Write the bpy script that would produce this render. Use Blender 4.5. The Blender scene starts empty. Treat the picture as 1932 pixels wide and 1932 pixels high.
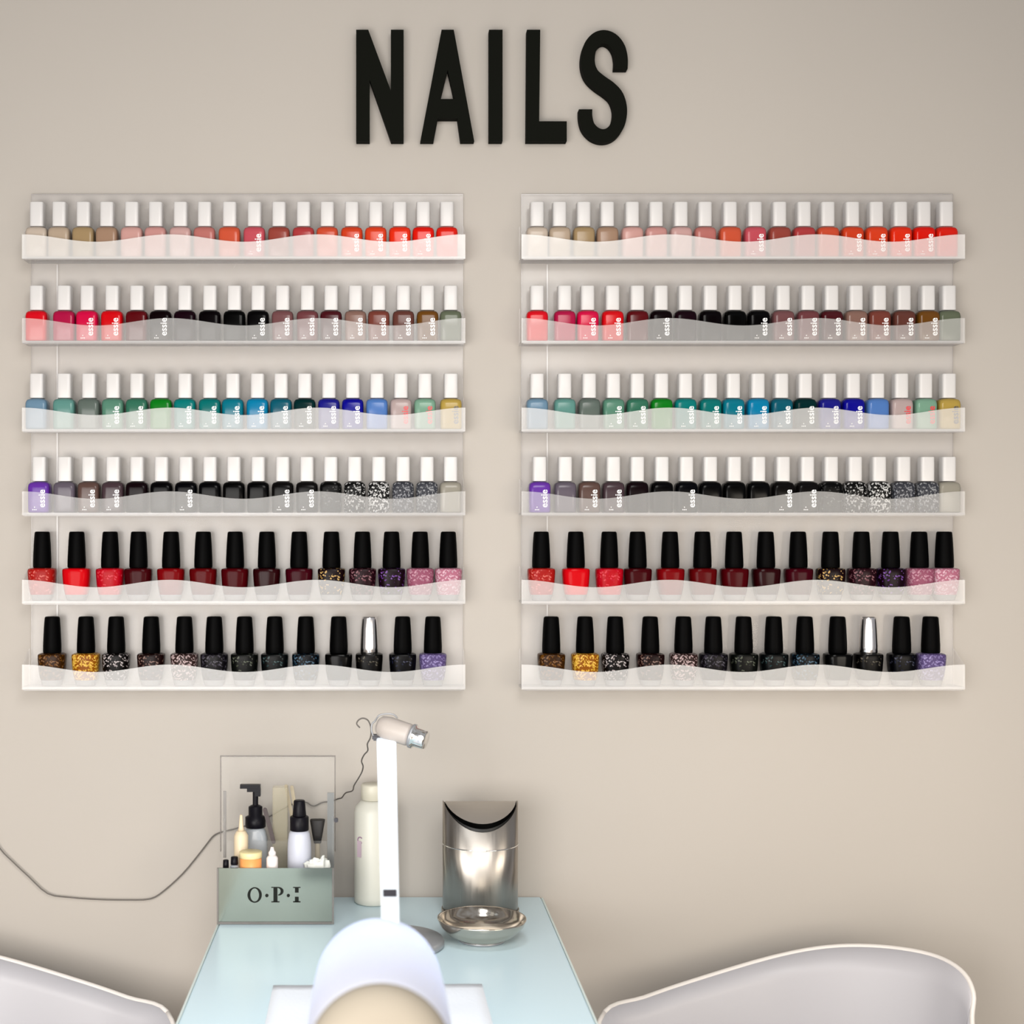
import bpy, bmesh, math, random
from mathutils import Vector, Matrix, noise
random.seed(7)
C = bpy.context.scene.collection
PI = math.pi
F = 2700.0; CX = 720.0; CY = 999.0; D = 1.8; CZ = 1.21     # survey of the photo: focal length, vanishing point, wall distance, eye height
def W(px, py, dist):      # point seen at a pixel, at a distance in front of the camera
    return Vector(((px-CX)*dist/F, dist-D, CZ-(py-CY)*dist/F))
def X(px, dist): return (px-CX)*dist/F
def Z(py, dist): return CZ-(py-CY)*dist/F
def lin(c, k=1.0):
    return tuple(((v/255)/12.92 if v/255 <= .04045 else ((v/255+.055)/1.055)**2.4) for v in c)

# ------------------------------------------------------------------ materials
def mat(name, col, rough=.5, metal=0, spec=.5, coat=0, alpha=1, emit=None, es=0, trans=0, noise_amt=0, nscale=8, bump=0):
    m = bpy.data.materials.new(name); m.use_nodes = True
    nt = m.node_tree; b = nt.nodes['Principled BSDF']
    c = (*col, 1)
    b.inputs['Base Color'].default_value = c
    b.inputs['Roughness'].default_value = rough
    b.inputs['Metallic'].default_value = metal
    b.inputs['Specular IOR Level'].default_value = spec
    b.inputs['Coat Weight'].default_value = coat
    b.inputs['Coat Roughness'].default_value = .06
    b.inputs['Alpha'].default_value = alpha
    b.inputs['Transmission Weight'].default_value = trans
    if emit: b.inputs['Emission Color'].default_value = (*emit, 1); b.inputs['Emission Strength'].default_value = es
    if noise_amt or bump:
        tc = nt.nodes.new('ShaderNodeTexCoord'); n = nt.nodes.new('ShaderNodeTexNoise'); n.inputs['Scale'].default_value = nscale
        nt.links.new(tc.outputs['Object'], n.inputs['Vector'])
        if noise_amt:
            r = nt.nodes.new('ShaderNodeValToRGB')
            r.color_ramp.elements[0].position = .3; r.color_ramp.elements[1].position = .7
            r.color_ramp.elements[0].color = (*[v*(1-noise_amt) for v in col], 1)
            r.color_ramp.elements[1].color = (*[min(1, v*(1+noise_amt)) for v in col], 1)
            nt.links.new(n.outputs['Fac'], r.inputs['Fac']); nt.links.new(r.outputs['Color'], b.inputs['Base Color'])
        if bump:
            n2 = nt.nodes.new('ShaderNodeTexNoise'); n2.inputs['Scale'].default_value = 260
            nt.links.new(tc.outputs['Object'], n2.inputs['Vector'])
            bp = nt.nodes.new('ShaderNodeBump'); bp.inputs['Strength'].default_value = bump; bp.inputs['Distance'].default_value = .001
            nt.links.new(n2.outputs['Fac'], bp.inputs['Height']); nt.links.new(bp.outputs['Normal'], b.inputs['Normal'])
    return m
def glitter(name, col, spark, dens=.5, scale=560):
    m = mat(name, col, .3, spec=.08); nt = m.node_tree; b = nt.nodes['Principled BSDF']
    tc = nt.nodes.new('ShaderNodeTexCoord'); v = nt.nodes.new('ShaderNodeTexVoronoi'); v.inputs['Scale'].default_value = scale
    sep = nt.nodes.new('ShaderNodeSeparateColor'); r = nt.nodes.new('ShaderNodeValToRGB')
    r.color_ramp.interpolation = 'CONSTANT'
    e = r.color_ramp.elements; e[0].position = 0; e[0].color = (*col, 1); e[1].position = 1-dens; e[1].color = (*spark, 1)
    x = e.new(min(.98, 1-dens*.45)); x.color = (*[min(1, s*1.3+.03) for s in spark], 1)
    nt.links.new(tc.outputs['Object'], v.inputs['Vector']); nt.links.new(v.outputs['Color'], sep.inputs['Color'])
    nt.links.new(sep.outputs[0], r.inputs['Fac']); nt.links.new(r.outputs['Color'], b.inputs['Base Color'])
    return m
def brushed(name, col, rough=.22, scale=(1, 1, 90), aniso=0):
    m = mat(name, col, rough, metal=1); nt = m.node_tree; b = nt.nodes['Principled BSDF']
    tc = nt.nodes.new('ShaderNodeTexCoord'); mp = nt.nodes.new('ShaderNodeMapping'); mp.inputs['Scale'].default_value = scale
    n = nt.nodes.new('ShaderNodeTexNoise'); n.inputs['Scale'].default_value = 12
    mr = nt.nodes.new('ShaderNodeMapRange'); mr.inputs['To Min'].default_value = rough*.7; mr.inputs['To Max'].default_value = rough*1.5
    nt.links.new(tc.outputs['Object'], mp.inputs['Vector']); nt.links.new(mp.outputs['Vector'], n.inputs['Vector'])
    b.inputs['Anisotropic'].default_value = aniso; b.inputs['Anisotropic Rotation'].default_value = .25 if aniso else 0
    nt.links.new(n.outputs['Fac'], mr.inputs['Value']); nt.links.new(mr.outputs['Result'], b.inputs['Roughness'])
    return m

M = {}
M['wall'] = mat('wall_paint', (.405, .377, .343), .75, spec=.2, noise_amt=.015, nscale=3, bump=.05)
M['floor'] = mat('floor_vinyl', (.42, .36, .30), .4, noise_amt=.08, nscale=6)
M['letter'] = mat('black_letter', (.004, .0045, .003), .8, spec=.06)
M['cap_white'] = mat('cap_white', (.55, .54, .535), .35, spec=.4)
M['cap_black'] = mat('cap_black', (.0008, .0008, .0009), .5, spec=.03)
M['cap_silver'] = brushed('cap_silver', (.85, .83, .84), .16)
M['letters_white'] = mat('print_white', (.85, .85, .85), .4)
M['print_dark'] = mat('print_dark', (.05, .05, .06), .4)
M['print_red'] = mat('print_red', (.6, .03, .04), .4)
M['glass_foot'] = mat('clear_glass_foot', (.30, .30, .31), .08, alpha=.6)
M['acrylic'] = mat('clear_acrylic', (.80, .78, .78), .12, alpha=.14)
M['acrylic_edge'] = mat('acrylic_edge', (.42, .40, .39), .2, alpha=.55)
M['rail'] = mat('acrylic_rail', (.75, .74, .74), .2, alpha=.45)
M['acrylic_floor'] = mat('acrylic_floor', (.45, .44, .44), .12, alpha=.5)
LIPA = [.48, .25, .38, .235, .34, .37]
for i, a in enumerate(LIPA):
    M['lip%d' % i] = mat('frosted_acrylic_%d' % i, (.94, .94, .93), .25, alpha=1-math.sqrt(1-a), spec=.4)
M['white_metal'] = mat('white_metal', (.85, .87, .90), .3, coat=.4)
M['lit_arm'] = mat('lit_arm', (.85, .89, .93), .3, emit=(.72, .86, 1), es=.35)  # overexposed whiteness of the arm put in as soft bluish emission
M['grey_metal'] = mat('grey_metal', (.32, .33, .35), .35, metal=.4)
M['dark_plastic'] = mat('dark_plastic', (.02, .02, .03), .4)
M['beige_plastic'] = mat('beige_plastic', (.42, .38, .35), .45)
M['chrome'] = mat('chrome', (.85, .85, .83), .06, metal=1)
M['steel'] = brushed('brushed_steel', (.40, .37, .335), .30, (60, 60, 1), aniso=.85)
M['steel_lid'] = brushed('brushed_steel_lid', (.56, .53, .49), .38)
M['bowl'] = mat('polished_bowl', (.52, .48, .42), .12, metal=1)
M['black_in'] = mat('black_inside', (.004, .004, .004), .5)
M['cord'] = mat('cord_grey', (.10, .09, .08), .5)
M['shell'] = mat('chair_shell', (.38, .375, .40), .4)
M['shell_rim_highlight'] = mat('chair_rim', (.62, .59, .56), .4)  # edge highlight of the shell put into this paler colour
M['chair_leg'] = mat('chair_leg', (.7, .7, .7), .2, metal=.9)
M['towel'] = mat('towel_white', (.76, .80, .86), .9, spec=.1, bump=.4)
M['cream_bottle'] = mat('cream_bottle', (.56, .56, .50), .4)
M['cream_cap'] = mat('cream_cap', (.55, .53, .44), .4)
M['black_pump'] = mat('black_pump', (.004, .0035, .006), .4, spec=.15)
M['frosted'] = mat('frosted_bottle', (.52, .54, .62), .35)
M['clear_blue'] = mat('clear_blue_bottle', (.42, .46, .50), .2, alpha=.7)
M['yellow'] = mat('yellow_lid', (.72, .62, .33), .4)
M['orange'] = mat('orange_label', (.80, .33, .10), .4)
M['pale_cream'] = mat('pale_cream', (.66, .55, .38), .4)
M['white_pl'] = mat('white_plastic', (.80, .74, .72), .35)
M['tissue'] = mat('tissue_white', (.74, .76, .72), .9)
M['file'] = mat('file_tan', (.36, .31, .22), .7, noise_amt=.15, nscale=60)
M['file_dark'] = mat('file_dark', (.05, .035, .035), .6)
M['olive'] = mat('olive_tint', (.40, .36, .24), .25, alpha=.22)
M['box_clear'] = mat('box_clear', (.55, .55, .53), .08, alpha=.05)
M['box_edge'] = mat('box_edge', (.17, .16, .15), .2, alpha=.75)
M['box_front'] = mat('box_front_green', (.155, .182, .162), .14, metal=.8, noise_amt=.05, nscale=20)
M['box_edge2'] = mat('box_edge_light', (.14, .125, .115), .3, alpha=.5)
M['box_strip'] = mat('box_strip', (.18, .19, .19), .2, alpha=.7)
M['table_frame'] = mat('table_frame', (.7, .7, .7), .4)
# lacquered pale glass
M['table'] = mat('table_glass', (.58, .735, .80), .26, spec=.25)
M['table_edge'] = mat('table_glass_edge', (.62, .72, .70), .2)
# lamp shade : white plastic that lets light through
m = bpy.data.materials.new('shade_plastic'); m.use_nodes = True; nt = m.node_tree; b = nt.nodes['Principled BSDF']; out = nt.nodes['Material Output']
b.inputs['Base Color'].default_value = (.74, .75, .82, 1); b.inputs['Roughness'].default_value = .4
tr = nt.nodes.new('ShaderNodeBsdfTranslucent'); tr.inputs['Color'].default_value = (.85, .87, .95, 1)
mx = nt.nodes.new('ShaderNodeMixShader'); mx.inputs[0].default_value = .4
nt.links.new(b.outputs[0], mx.inputs[1]); nt.links.new(tr.outputs[0], mx.inputs[2]); nt.links.new(mx.outputs[0], out.inputs['Surface'])
M['shade'] = m
M['shade_cap'] = mat('shade_cap', (.25, .22, .175), .6, spec=.2)  # shadow and room reflection on the lampshade's closed end, put into the tan

# ------------------------------------------------------------------ helpers
def obj(name, me, m=None, parent=None, loc=None, smooth=False):
    if isinstance(me, bmesh.types.BMesh):
        bm = me; bmesh.ops.recalc_face_normals(bm, faces=bm.faces)
        me = bpy.data.meshes.new(name); bm.to_mesh(me); bm.free()
    o = bpy.data.objects.new(name, me); C.objects.link(o)
    if m is not None and not me.materials: me.materials.append(m)
    if smooth:
        for p in me.polygons: p.use_smooth = True
    if parent: o.parent = parent
    if loc is not None: o.location = loc
    return o
def empty(name, loc, label, cat, group=None):
    o = bpy.data.objects.new(name, None); C.objects.link(o); o.location = loc; o.empty_display_size = .02
    return tag(o, label, cat, group)
def tag(o, label, cat, group=None):
    o['label'] = label; o['category'] = cat
    if group: o['group'] = group
    return o
def struct(o): o['kind'] = 'structure'; return o
def box(bm, x0, x1, y0, y1, z0, z1):
    v = [bm.verts.new(p) for p in ((x0,y0,z0),(x1,y0,z0),(x1,y1,z0),(x0,y1,z0),(x0,y0,z1),(x1,y0,z1),(x1,y1,z1),(x0,y1,z1))]
    for f in ((0,3,2,1),(4,5,6,7),(0,1,5,4),(1,2,6,5),(2,3,7,6),(3,0,4,7)): bm.faces.new([v[i] for i in f])
    return v
def boxbm(*a, bev=0):
    bm = bmesh.new(); box(bm, *a)
    if bev: bmesh.ops.bevel(bm, geom=list(bm.edges), offset=bev, segments=2, affect='EDGES')
    return bm
def loft(levels, seg=28, cx=0, cy=0):
    """levels: (z, a, b, n) superellipse rings; ends are capped"""
    bm = bmesh.new(); rings = []
    for z, a, b_, n in levels:
        r = []
        for i in range(seg):
            t = 2*PI*(i+.5)/seg; c, s = math.cos(t), math.sin(t)
            r.append(bm.verts.new((cx+a*math.copysign(abs(c)**(2/n), c), cy+b_*math.copysign(abs(s)**(2/n), s), z)))
        rings.append(r)
    for A, B in zip(rings, rings[1:]):
        for i in range(seg): bm.faces.new((A[i], A[(i+1)%seg], B[(i+1)%seg], B[i]))
    bm.faces.new(rings[0][::-1]); bm.faces.new(rings[-1])
    return bm
def lathe(prof, seg=32, cx=0, cy=0, closed=False):
    bm = bmesh.new(); rings = []
    for r, z in prof:
        rings.append([bm.verts.new((cx+r*math.cos(2*PI*i/seg), cy+r*math.sin(2*PI*i/seg), z)) for i in range(seg)])
    pairs = list(zip(rings, rings[1:])) + ([(rings[-1], rings[0])] if closed else [])
    for A, B in pairs:
        for i in range(seg): bm.faces.new((A[i], A[(i+1)%seg], B[(i+1)%seg], B[i]))
    if not closed:
        if prof[0][0] > 1e-6: bm.faces.new(rings[0][::-1])
        if prof[-1][0] > 1e-6: bm.faces.new(rings[-1])
    bmesh.ops.remove_doubles(bm, verts=bm.verts, dist=1e-6)
    return bm
def autosmooth(o, ang=40):
    me = o.data
    for p in me.polygons: p.use_smooth = True
    bm = bmesh.new(); bm.from_mesh(me)
    for e in bm.edges:
        if len(e.link_faces) == 2 and e.calc_face_angle(0) > math.radians(ang): e.smooth = False
    bm.to_mesh(me); bm.free(); return o
def tube_bm(pts, r, seg=8, bm=None, taper=None):
    bm = bm or bmesh.new(); pts = [Vector(p) for p in pts]; rings = []
    up = None
    for i, p in enumerate(pts):
        t = (pts[min(i+1, len(pts)-1)]-pts[max(i-1, 0)]).normalized()
        if up is None:
            up = Vector((0, 0, 1)) if abs(t.z) < .9 else Vector((1, 0, 0))
        s = t.cross(up).normalized(); up = s.cross(t).normalized()
        rr = r if taper is None else r*(1+(taper-1)*i/(len(pts)-1))
        rings.append([bm.verts.new(p+s*rr*math.cos(2*PI*k/seg)+up*rr*math.sin(2*PI*k/seg)) for k in range(seg)])
    for A, B in zip(rings, rings[1:]):
        for k in range(seg): bm.faces.new((A[k], A[(k+1)%seg], B[(k+1)%seg], B[k]))
    bm.faces.new(rings[0][::-1]); bm.faces.new(rings[-1])
    return bm
def catmull(pts, n=8, loop=False):
    pts = [Vector(p) for p in pts]; N = len(pts); out = []
    rng = range(N) if loop else range(N-1)
    for i in rng:
        g = (lambda k: pts[k % N]) if loop else (lambda k: pts[max(0, min(N-1, k))])
        p0, p1, p2, p3 = g(i-1), g(i), g(i+1), g(i+2)
        for j in range(n):
            t = j/n
            out.append(.5*((2*p1)+(p2-p0)*t+(2*p0-5*p1+4*p2-p3)*t*t+(3*p1-p0-3*p2+p3)*t**3))
    if not loop: out.append(pts[-1])
    return out
def prism(polys, y0, y1, bev=0):
    """polys: outlines in (x, z); extruded along y"""
    bm = bmesh.new()
    for pts in polys:
        a = [bm.verts.new((x, y0, z)) for x, z in pts]; b_ = [bm.verts.new((x, y1, z)) for x, z in pts]
        n = len(pts)
        f1 = bm.faces.new(a); f2 = bm.faces.new(b_[::-1])
        for i in range(n): bm.faces.new((a[i], b_[i], b_[(i+1)%n], a[(i+1)%n]))
    bmesh.ops.triangulate(bm, faces=[f for f in bm.faces if len(f.verts) > 4])
    return bm
def text_mesh(s, size, extr, name):
    cu = bpy.data.curves.new(name, 'FONT'); cu.body = s; cu.size = size; cu.extrude = extr; cu.align_x = 'CENTER'; cu.align_y = 'CENTER'
    cu.offset = size*.012; cu.resolution_u = 3
    o = bpy.data.objects.new(name, cu); C.objects.link(o)
    dg = bpy.context.evaluated_depsgraph_get(); me = bpy.data.meshes.new_from_object(o.evaluated_get(dg))
    bpy.data.objects.remove(o); bpy.data.curves.remove(cu); me.name = name
    return me

# ------------------------------------------------------------------ setting
struct(obj('wall_back', boxbm(-2.6, 2.8, 0, .1, 0, 2.9), M['wall']))
struct(obj('floor', boxbm(-2.6, 2.8, -3.6, 0, -.06, 0), M['floor']))
bb = boxbm(-2.6, 2.8, -.015, 0, 0, .09, bev=.003)
struct(obj('baseboard_back', bb, M['table_frame']))

# ------------------------------------------------------------------ NAILS
def P(px, py, dist=1.785): return (X(px, dist), Z(py, dist))
LT, LB = 57, 267
letters = {
 'N': [[(672,LB),(672,LT),(694.8,LT),(697.5,64.3),(697.5,151),(697.5,LB)], [(697.5,64.3),(737.5,172),(737.5,265.5),(697.5,151)], [(737.5,172),(737.5,LT),(761.6,LT),(761.6,LB),(738,LB),(737.5,265.5)]],
 'A': [[(793,LB),(833,LT),(844.5,LT),(844.5,133),(831,187.6),(831,224),(826,224),(818,LB)],
       [(844.5,LT),(856,LT),(894.6,LB),(869,LB),(863,224),(857,224),(857,187.6),(844.5,133)],
       [(831,187.6),(857,187.6),(857,224),(831,224)]],
 'I': [[(922.5,LB),(922.5,LT),(948,LT),(948,LB)]],
 'L': [[(992.5,LB),(994,LT),(1019,LT),(1017,229.6),(1069,229.6),(1069,LB)]],
}
def letter(ch, bm):
    o = obj('wall_letter', bm, M['letter'])
    return tag(o, 'black raised block letter %s mounted on the beige wall above the racks' % ch, 'letter', 'raised black sign letters')
for ch, polys in letters.items():
    bm = prism([[P(*q) for q in poly] for poly in polys], -.017, -.003)
    bmesh.ops.remove_doubles(bm, verts=bm.verts, dist=1e-5)
    dup = {}
    for f in bm.faces: dup.setdefault(frozenset(v.index for v in f.verts), []).append(f)
    bmesh.ops.delete(bm, geom=[f for fs in dup.values() if len(fs) > 1 for f in fs], context='FACES_ONLY')
    letter(ch, bm)
S = [(1171,131),(1171.5,112),(1167,92),(1156,77),(1141,70.3),(1126,74),(1114,88),(1109,108),(1110,127),(1117,143),(1131,156),(1148,168),(1161,181),(1168,198),(1169.5,216),(1165,236),(1154,251),(1139,257),(1123,253),(1110,240),(1105,223),(1104.5,207)]
cs = catmull([(a, 0, b) for a, b in S], 5)
bm = bmesh.new(); L_, R_ = [], []
for i, p in enumerate(cs):
    t = (cs[min(i+1, len(cs)-1)]-cs[max(i-1, 0)])
    if i in (0, len(cs)-1): t = Vector((0, 0, t.z))
    t.normalize(); nrm = Vector((-t.z, 0, t.x)); wd = 12.6
    u = i/(len(cs)-1); wd += 2.2*math.exp(-((u-.5)/.13)**2)
    for lst, s in ((L_, 1), (R_, -1)):
        q = p+nrm*s*wd; x, z = P(q.x, q.z); lst.append((bm.verts.new((x, -.017, z)), bm.verts.new((x, -.003, z))))
for i in range(len(cs)-1):
    a, b_, c, d = L_[i], L_[i+1], R_[i+1], R_[i]
    bm.faces.new((a[0], b_[0], c[0], d[0])); bm.faces.new((a[1], d[1], c[1], b_[1]))
    bm.faces.new((a[0], a[1], b_[1], b_[0])); bm.faces.new((d[0], c[0], c[1], d[1]))
bm.faces.new((L_[0][0], R_[0][0], R_[0][1], L_[0][1])); bm.faces.new((L_[-1][0], L_[-1][1], R_[-1][1], R_[-1][0]))
letter('S', bm)

# ------------------------------------------------------------------ racks
LIPB = [488, 647, 814, 972, 1139, 1301]
LIPH = [46, 47, 45, 45, 45, 47]
RX0, RX1 = -.4425, .1030
ZL = [Z(v, 1.76) for v in LIPB]
ROFF = .6147
def make_rack(off, side):
    x0, x1 = RX0+off, RX1+off
    r = empty('polish_rack', (0, 0, 0), 'clear acrylic six-shelf wall rack of nail polish, %s of the two racks' % side, 'rack', 'clear acrylic polish racks')
    zt = Z(366, 1.795); zb = ZL[5]
    bp = obj('back_panel', boxbm(x0+.003, x1-.001, -.0045, -.0012, zb-.004, zt), M['acrylic'], r)
    e = bmesh.new(); box(e, x0+.003, x1-.001, -.0050, -.0046, zt-.0012, zt); box(e, x0+.003, x0+.0038, -.0050, -.0046, zb, zt-.0014); box(e, x1-.0018, x1-.001, -.0050, -.0046, zb, zt-.0014)
    obj('panel_edge', e, M['acrylic_edge'], bp)
    xr = X(108, 1.795)+off
    obj('support_rail', boxbm(xr-.0008, xr+.0008, -.0051, -.0046, zb+.002, ZL[0]-.001), M['rail'], r)
    for k in range(6):
        zl = ZL[k]; h = (LIPH[k])*1.76/F
        t = obj('shelf_tray', boxbm(x0, x1, -.0375, -.0053, zl+.0002, zl+.0030), M['acrylic_floor'], r)
        # wavy front lip
        n = 96; amp = 7.0*1.76/F; xa, xb = x0, x1
        pts = [(xa, zl), (xb, zl)]
        for i in range(n+1):
            u = 1-i/n; x = xa+(xb-xa)*u
            pts.append((x, zl+h-amp+amp*math.cos(2*PI*3*u)))
        f = bmesh.new(); y0, y1 = -.0400, -.0377
        A = [f.verts.new((x, y0, z)) for x, z in pts[2:]]; B = [f.verts.new((x, y1, z)) for x, z in pts[2:]]
        A2 = [f.verts.new((x, y0, zl)) for x, z in pts[2:]]; B2 = [f.verts.new((x, y1, zl)) for x, z in pts[2:]]
        for i in range(n):
            f.faces.new((A[i], A[i+1], A2[i+1], A2[i])); f.faces.new((B[i+1], B[i], B2[i], B2[i+1]))
            f.faces.new((A[i+1], A[i], B[i], B[i+1])); f.faces.new((A2[i], A2[i+1], B2[i+1], B2[i]))
        f.faces.new((A[0], A2[0], B2[0], B[0])); f.faces.new((A[-1], B[-1], B2[-1], A2[-1]))
        obj('front_lip', f, M['lip%d' % k], t)
        g = boxbm(x0+.002, x1-.002, -.0402, -.0376, zl-.0012, zl-.0002)
        obj('lip_edge', g, M['acrylic_edge'], t)
        for xx in (x0, x1-.0015):
            ep = bmesh.new(); zh = zl+h*1.55
            prof = [(-.0375, zl+.0032), (-.0052, zl+.0032), (-.0052, zh), (-.0375, zl+h)]
            a = [ep.verts.new((xx, y, z)) for y, z in prof]; c = [ep.verts.new((xx+.0015, y, z)) for y, z in prof]
            ep.faces.new(a); ep.faces.new(c[::-1])
            for i in range(4): ep.faces.new((a[i], c[i], c[(i+1)%4], a[(i+1)%4]))
            obj('end_panel', ep, M['acrylic'], t)
    return r
make_rack(0, 'left'); make_rack(ROFF, 'right')

# ------------------------------------------------------------------ bottles
row_px = [
 [68.7,113.4,158.9,203.1,250,294.9,341.6,386.9,434,480.7,527,573,617.8,664,709,754.3,798.4,842.9],
 [69.6,122.9,166.2,213.1,259.6,304.2,350,396.9,443.1,487.6,533.8,580.5,624.9,670.9,714.6,761,806.4,850],
 [70.8,122.9,169.2,214.7,259.6,305.1,350,396.9,440.2,486.4,530.8,575.3,620.8,665.7,711.2,756.3,801.4,850.4],
 [75.8,124,169.2,214.7,259.6,305.8,352,396.9,442,487.6,533.8,579.4,624.2,669.3,714.6,760.4,805.3,849.7],
 [79.7,144.8,207.9,261.4,322.9,383.7,443.6,503.5,564.6,625.4,683.9,738.8,792.8,845.8],
 [98.6,162.3,219.3,285.3,348,404.4,461.5,518.3,577,639,696.6,759.7,816.7]]
# colour name, sRGB, optional glitter (sparkle sRGB, density)
row_col = [
 [('sheer nude',(196,181,166)),('sheer beige',(180,161,140)),('olive tan',(160,136,100)),('taupe beige',(160,130,108)),('pale pink',(202,155,148)),('soft rose',(198,143,138)),('milky pink',(200,160,156)),('dusty pink',(184,112,106)),('terracotta',(202,84,56)),('rose pink',(192,78,90)),('brick brown',(148,66,56)),('dusty red',(172,58,60)),('burnt coral',(204,76,48)),('orange coral',(206,62,28)),('bright tangerine',(216,62,28)),('orange scarlet',(226,44,14)),('vivid red',(220,20,4)),('glossy red',(218,28,10))],
 [('cherry red',(212,10,28)),('raspberry',(172,16,66)),('hot pink',(206,8,66)),('bright crimson',(206,4,16)),('deep burgundy',(88,2,10)),('black cherry',(12,2,4)),('dark plum',(22,3,12)),('dark blackberry',(5,1,3)),('jet black',(2,2,2)),('inky black',(4,3,4)),('mauve brown',(112,72,74)),('dusky mauve',(108,58,62)),('dark wine',(70,14,22)),('rosy taupe',(132,100,90)),('copper brown',(116,58,48)),('mushroom brown',(96,54,46)),('bronze brown',(106,66,18)),('sage grey',(96,104,84))],
 [('powder blue',(106,138,162)),('seafoam green',(92,142,134)),('slate grey',(92,104,98)),('soft sage',(84,132,112)),('jade green',(48,108,86)),('bright green',(4,118,22)),('teal green',(0,118,116)),('deep teal',(0,108,106)),('peacock blue',(0,112,132)),('bright cyan blue',(0,122,166)),('petrol blue',(4,86,106)),('dark spruce',(2,40,42)),('royal indigo',(22,22,128)),('cobalt blue',(6,4,140)),('cornflower blue',(78,120,186)),('clear pinkish',(178,160,158)),('clear mint-banded',(120,160,138)),('pale mustard',(176,150,72))],
 [('violet purple',(98,48,158)),('smoky lilac',(94,86,98)),('cocoa brown',(88,66,60)),('dusty plum',(66,50,56)),('aubergine black',(16,4,8)),('jet black',(3,2,3)),('glossy black',(2,2,5)),('soft black',(2,2,3)),('deep black',(2,2,2)),('pitch black',(2,2,3)),('onyx black',(10,8,8)),('charcoal black',(12,10,10)),('black glitter',(4,4,4),((70,70,70),.15)),('black and silver flake',(8,8,8),((190,190,190),.35)),('silver flake',(20,20,20),((215,215,215),.55)),('pewter glitter',(60,62,70),((140,142,148),.45)),('gunmetal glitter',(64,66,74),((150,152,156),.45)),('sheer clear',(150,146,134))],
 [('coral red shimmer',(178,26,22),((214,90,80),.2)),('bright red',(206,6,18)),('ruby red shimmer',(196,4,26),((214,20,50),.3)),('dark garnet',(62,4,10)),('deep red',(118,4,10)),('oxblood red',(88,4,8)),('dark cherry',(70,2,8)),('blackened red',(40,2,6)),('wine red',(58,2,14)),('black and gold shimmer',(22,4,8),((200,160,90),.18)),('dark mauve shimmer',(36,6,16),((130,80,90),.25)),('dark violet shimmer',(22,2,14),((110,60,150),.18)),('pink lilac glitter',(158,86,112),((196,140,160),.4)),('pale pink glitter',(190,116,140),((224,180,196),.45))],
 [('bronze glitter',(56,30,4),((120,76,20),.35)),('bright gold glitter',(150,84,6),((236,186,66),.65)),('black and silver confetti',(10,6,6),((180,170,170),.3)),('dark brown shimmer',(26,6,6),((120,90,80),.2)),('rose silver shimmer',(50,32,30),((190,165,165),.5)),('smoky violet shimmer',(12,10,14),((60,55,68),.35)),('black green shimmer',(6,8,6),((70,76,60),.15)),('dark teal black',(4,7,8),((30,60,62),.15)),('midnight blue shimmer',(4,8,14),((50,86,110),.25)),('plain black',(3,3,3)),('black silver-capped',(4,3,3),((60,54,40),.1)),('blue black',(2,2,5),((30,34,60),.12)),('lilac glitter',(96,80,130),((150,136,190),.4))]]
has_text = {0: [9, 13, 14, 15, 16], 1: [2, 3, 5, 9, 10, 11, 12, 13, 14, 15, 16], 2: [3, 4, 6, 7, 8, 9, 10, 11, 12, 13], 3: [0, 2, 3, 6, 10, 11]}
dark_text = {(2, 15): 'print_red', (2, 16): 'print_red', (2, 17): 'print_dark'}
ESS = text_mesh('essie', .0115, .00025, 'lettering'); ESS.materials.append(M['letters_white'])
TXT = {}
for k in ('print_red', 'print_dark'):
    t_ = ESS.copy(); t_.materials.clear(); t_.materials.append(M[k]); TXT[k] = t_
SM = text_mesh('.:.', .009, .0002, 'fine_print'); SM.materials.append(M['letters_white'])

ord_ = ['first', 'second', 'third', 'fourth', 'fifth', 'sixth', 'seventh', 'eighth', 'ninth']
shelf_ = ['top', 'second', 'third', 'fourth', 'fifth', 'bottom']

def mk_mesh(bm, ang=35):
    bmesh.ops.recalc_face_normals(bm, faces=bm.faces)
    me = bpy.data.meshes.new('m'); bm.to_mesh(me); bm.free()
    for p in me.polygons: p.use_smooth = True
    b2 = bmesh.new(); b2.from_mesh(me)
    for e in b2.edges:
        if len(e.link_faces) == 2 and e.calc_face_angle(0) > math.radians(ang): e.smooth = False
    b2.to_mesh(me); b2.free(); return me
E_BODY = mk_mesh(loft([(0, .0118, .0108, 6), (.0006, .0126, .0116, 6), (.002, .0132, .0122, 6), (.0310, .0134, .0124, 6), (.0345, .0131, .0121, 5), (.0368, .0118, .0108, 4.5), (.0380, .0092, .0088, 3), (.0386, .0072, .0072, 2)], 32))
E_CAP = mk_mesh(loft([(.0390, .0080, .0080, 5), (.0394, .0085, .0085, 5), (.0400, .0086, .0086, 5), (.0684, .0086, .0086, 5), (.0690, .0084, .0084, 5), (.0693, .0078, .0078, 4)], 28))
O_FOOT = mk_mesh(loft([(0, .0108, .0100, 2.6), (.0008, .0120, .0112, 2.6), (.0050, .0132, .0124, 2.6), (.0075, .0138, .0130, 2.8)], 32))
O_BODY = mk_mesh(loft([(.0076, .0138, .0130, 2.8), (.0110, .0147, .0138, 2.8), (.0200, .0160, .0150, 3), (.0330, .0169, .0156, 3.2), (.0375, .0170, .0157, 3.2), (.0392, .0164, .0152, 3), (.0402, .0140, .0130, 2.6), (.0406, .0112, .0112, 2.2)], 32))
O_CAP = mk_mesh(loft([(.0408, .0108, .0108, 2), (.0420, .0113, .0113, 2), (.0500, .0113, .0113, 2), (.0700, .0104, .0104, 2), (.0825, .0095, .0095, 2), (.0846, .0091, .0091, 2), (.0856, .0078, .0078, 2)], 28))

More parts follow.
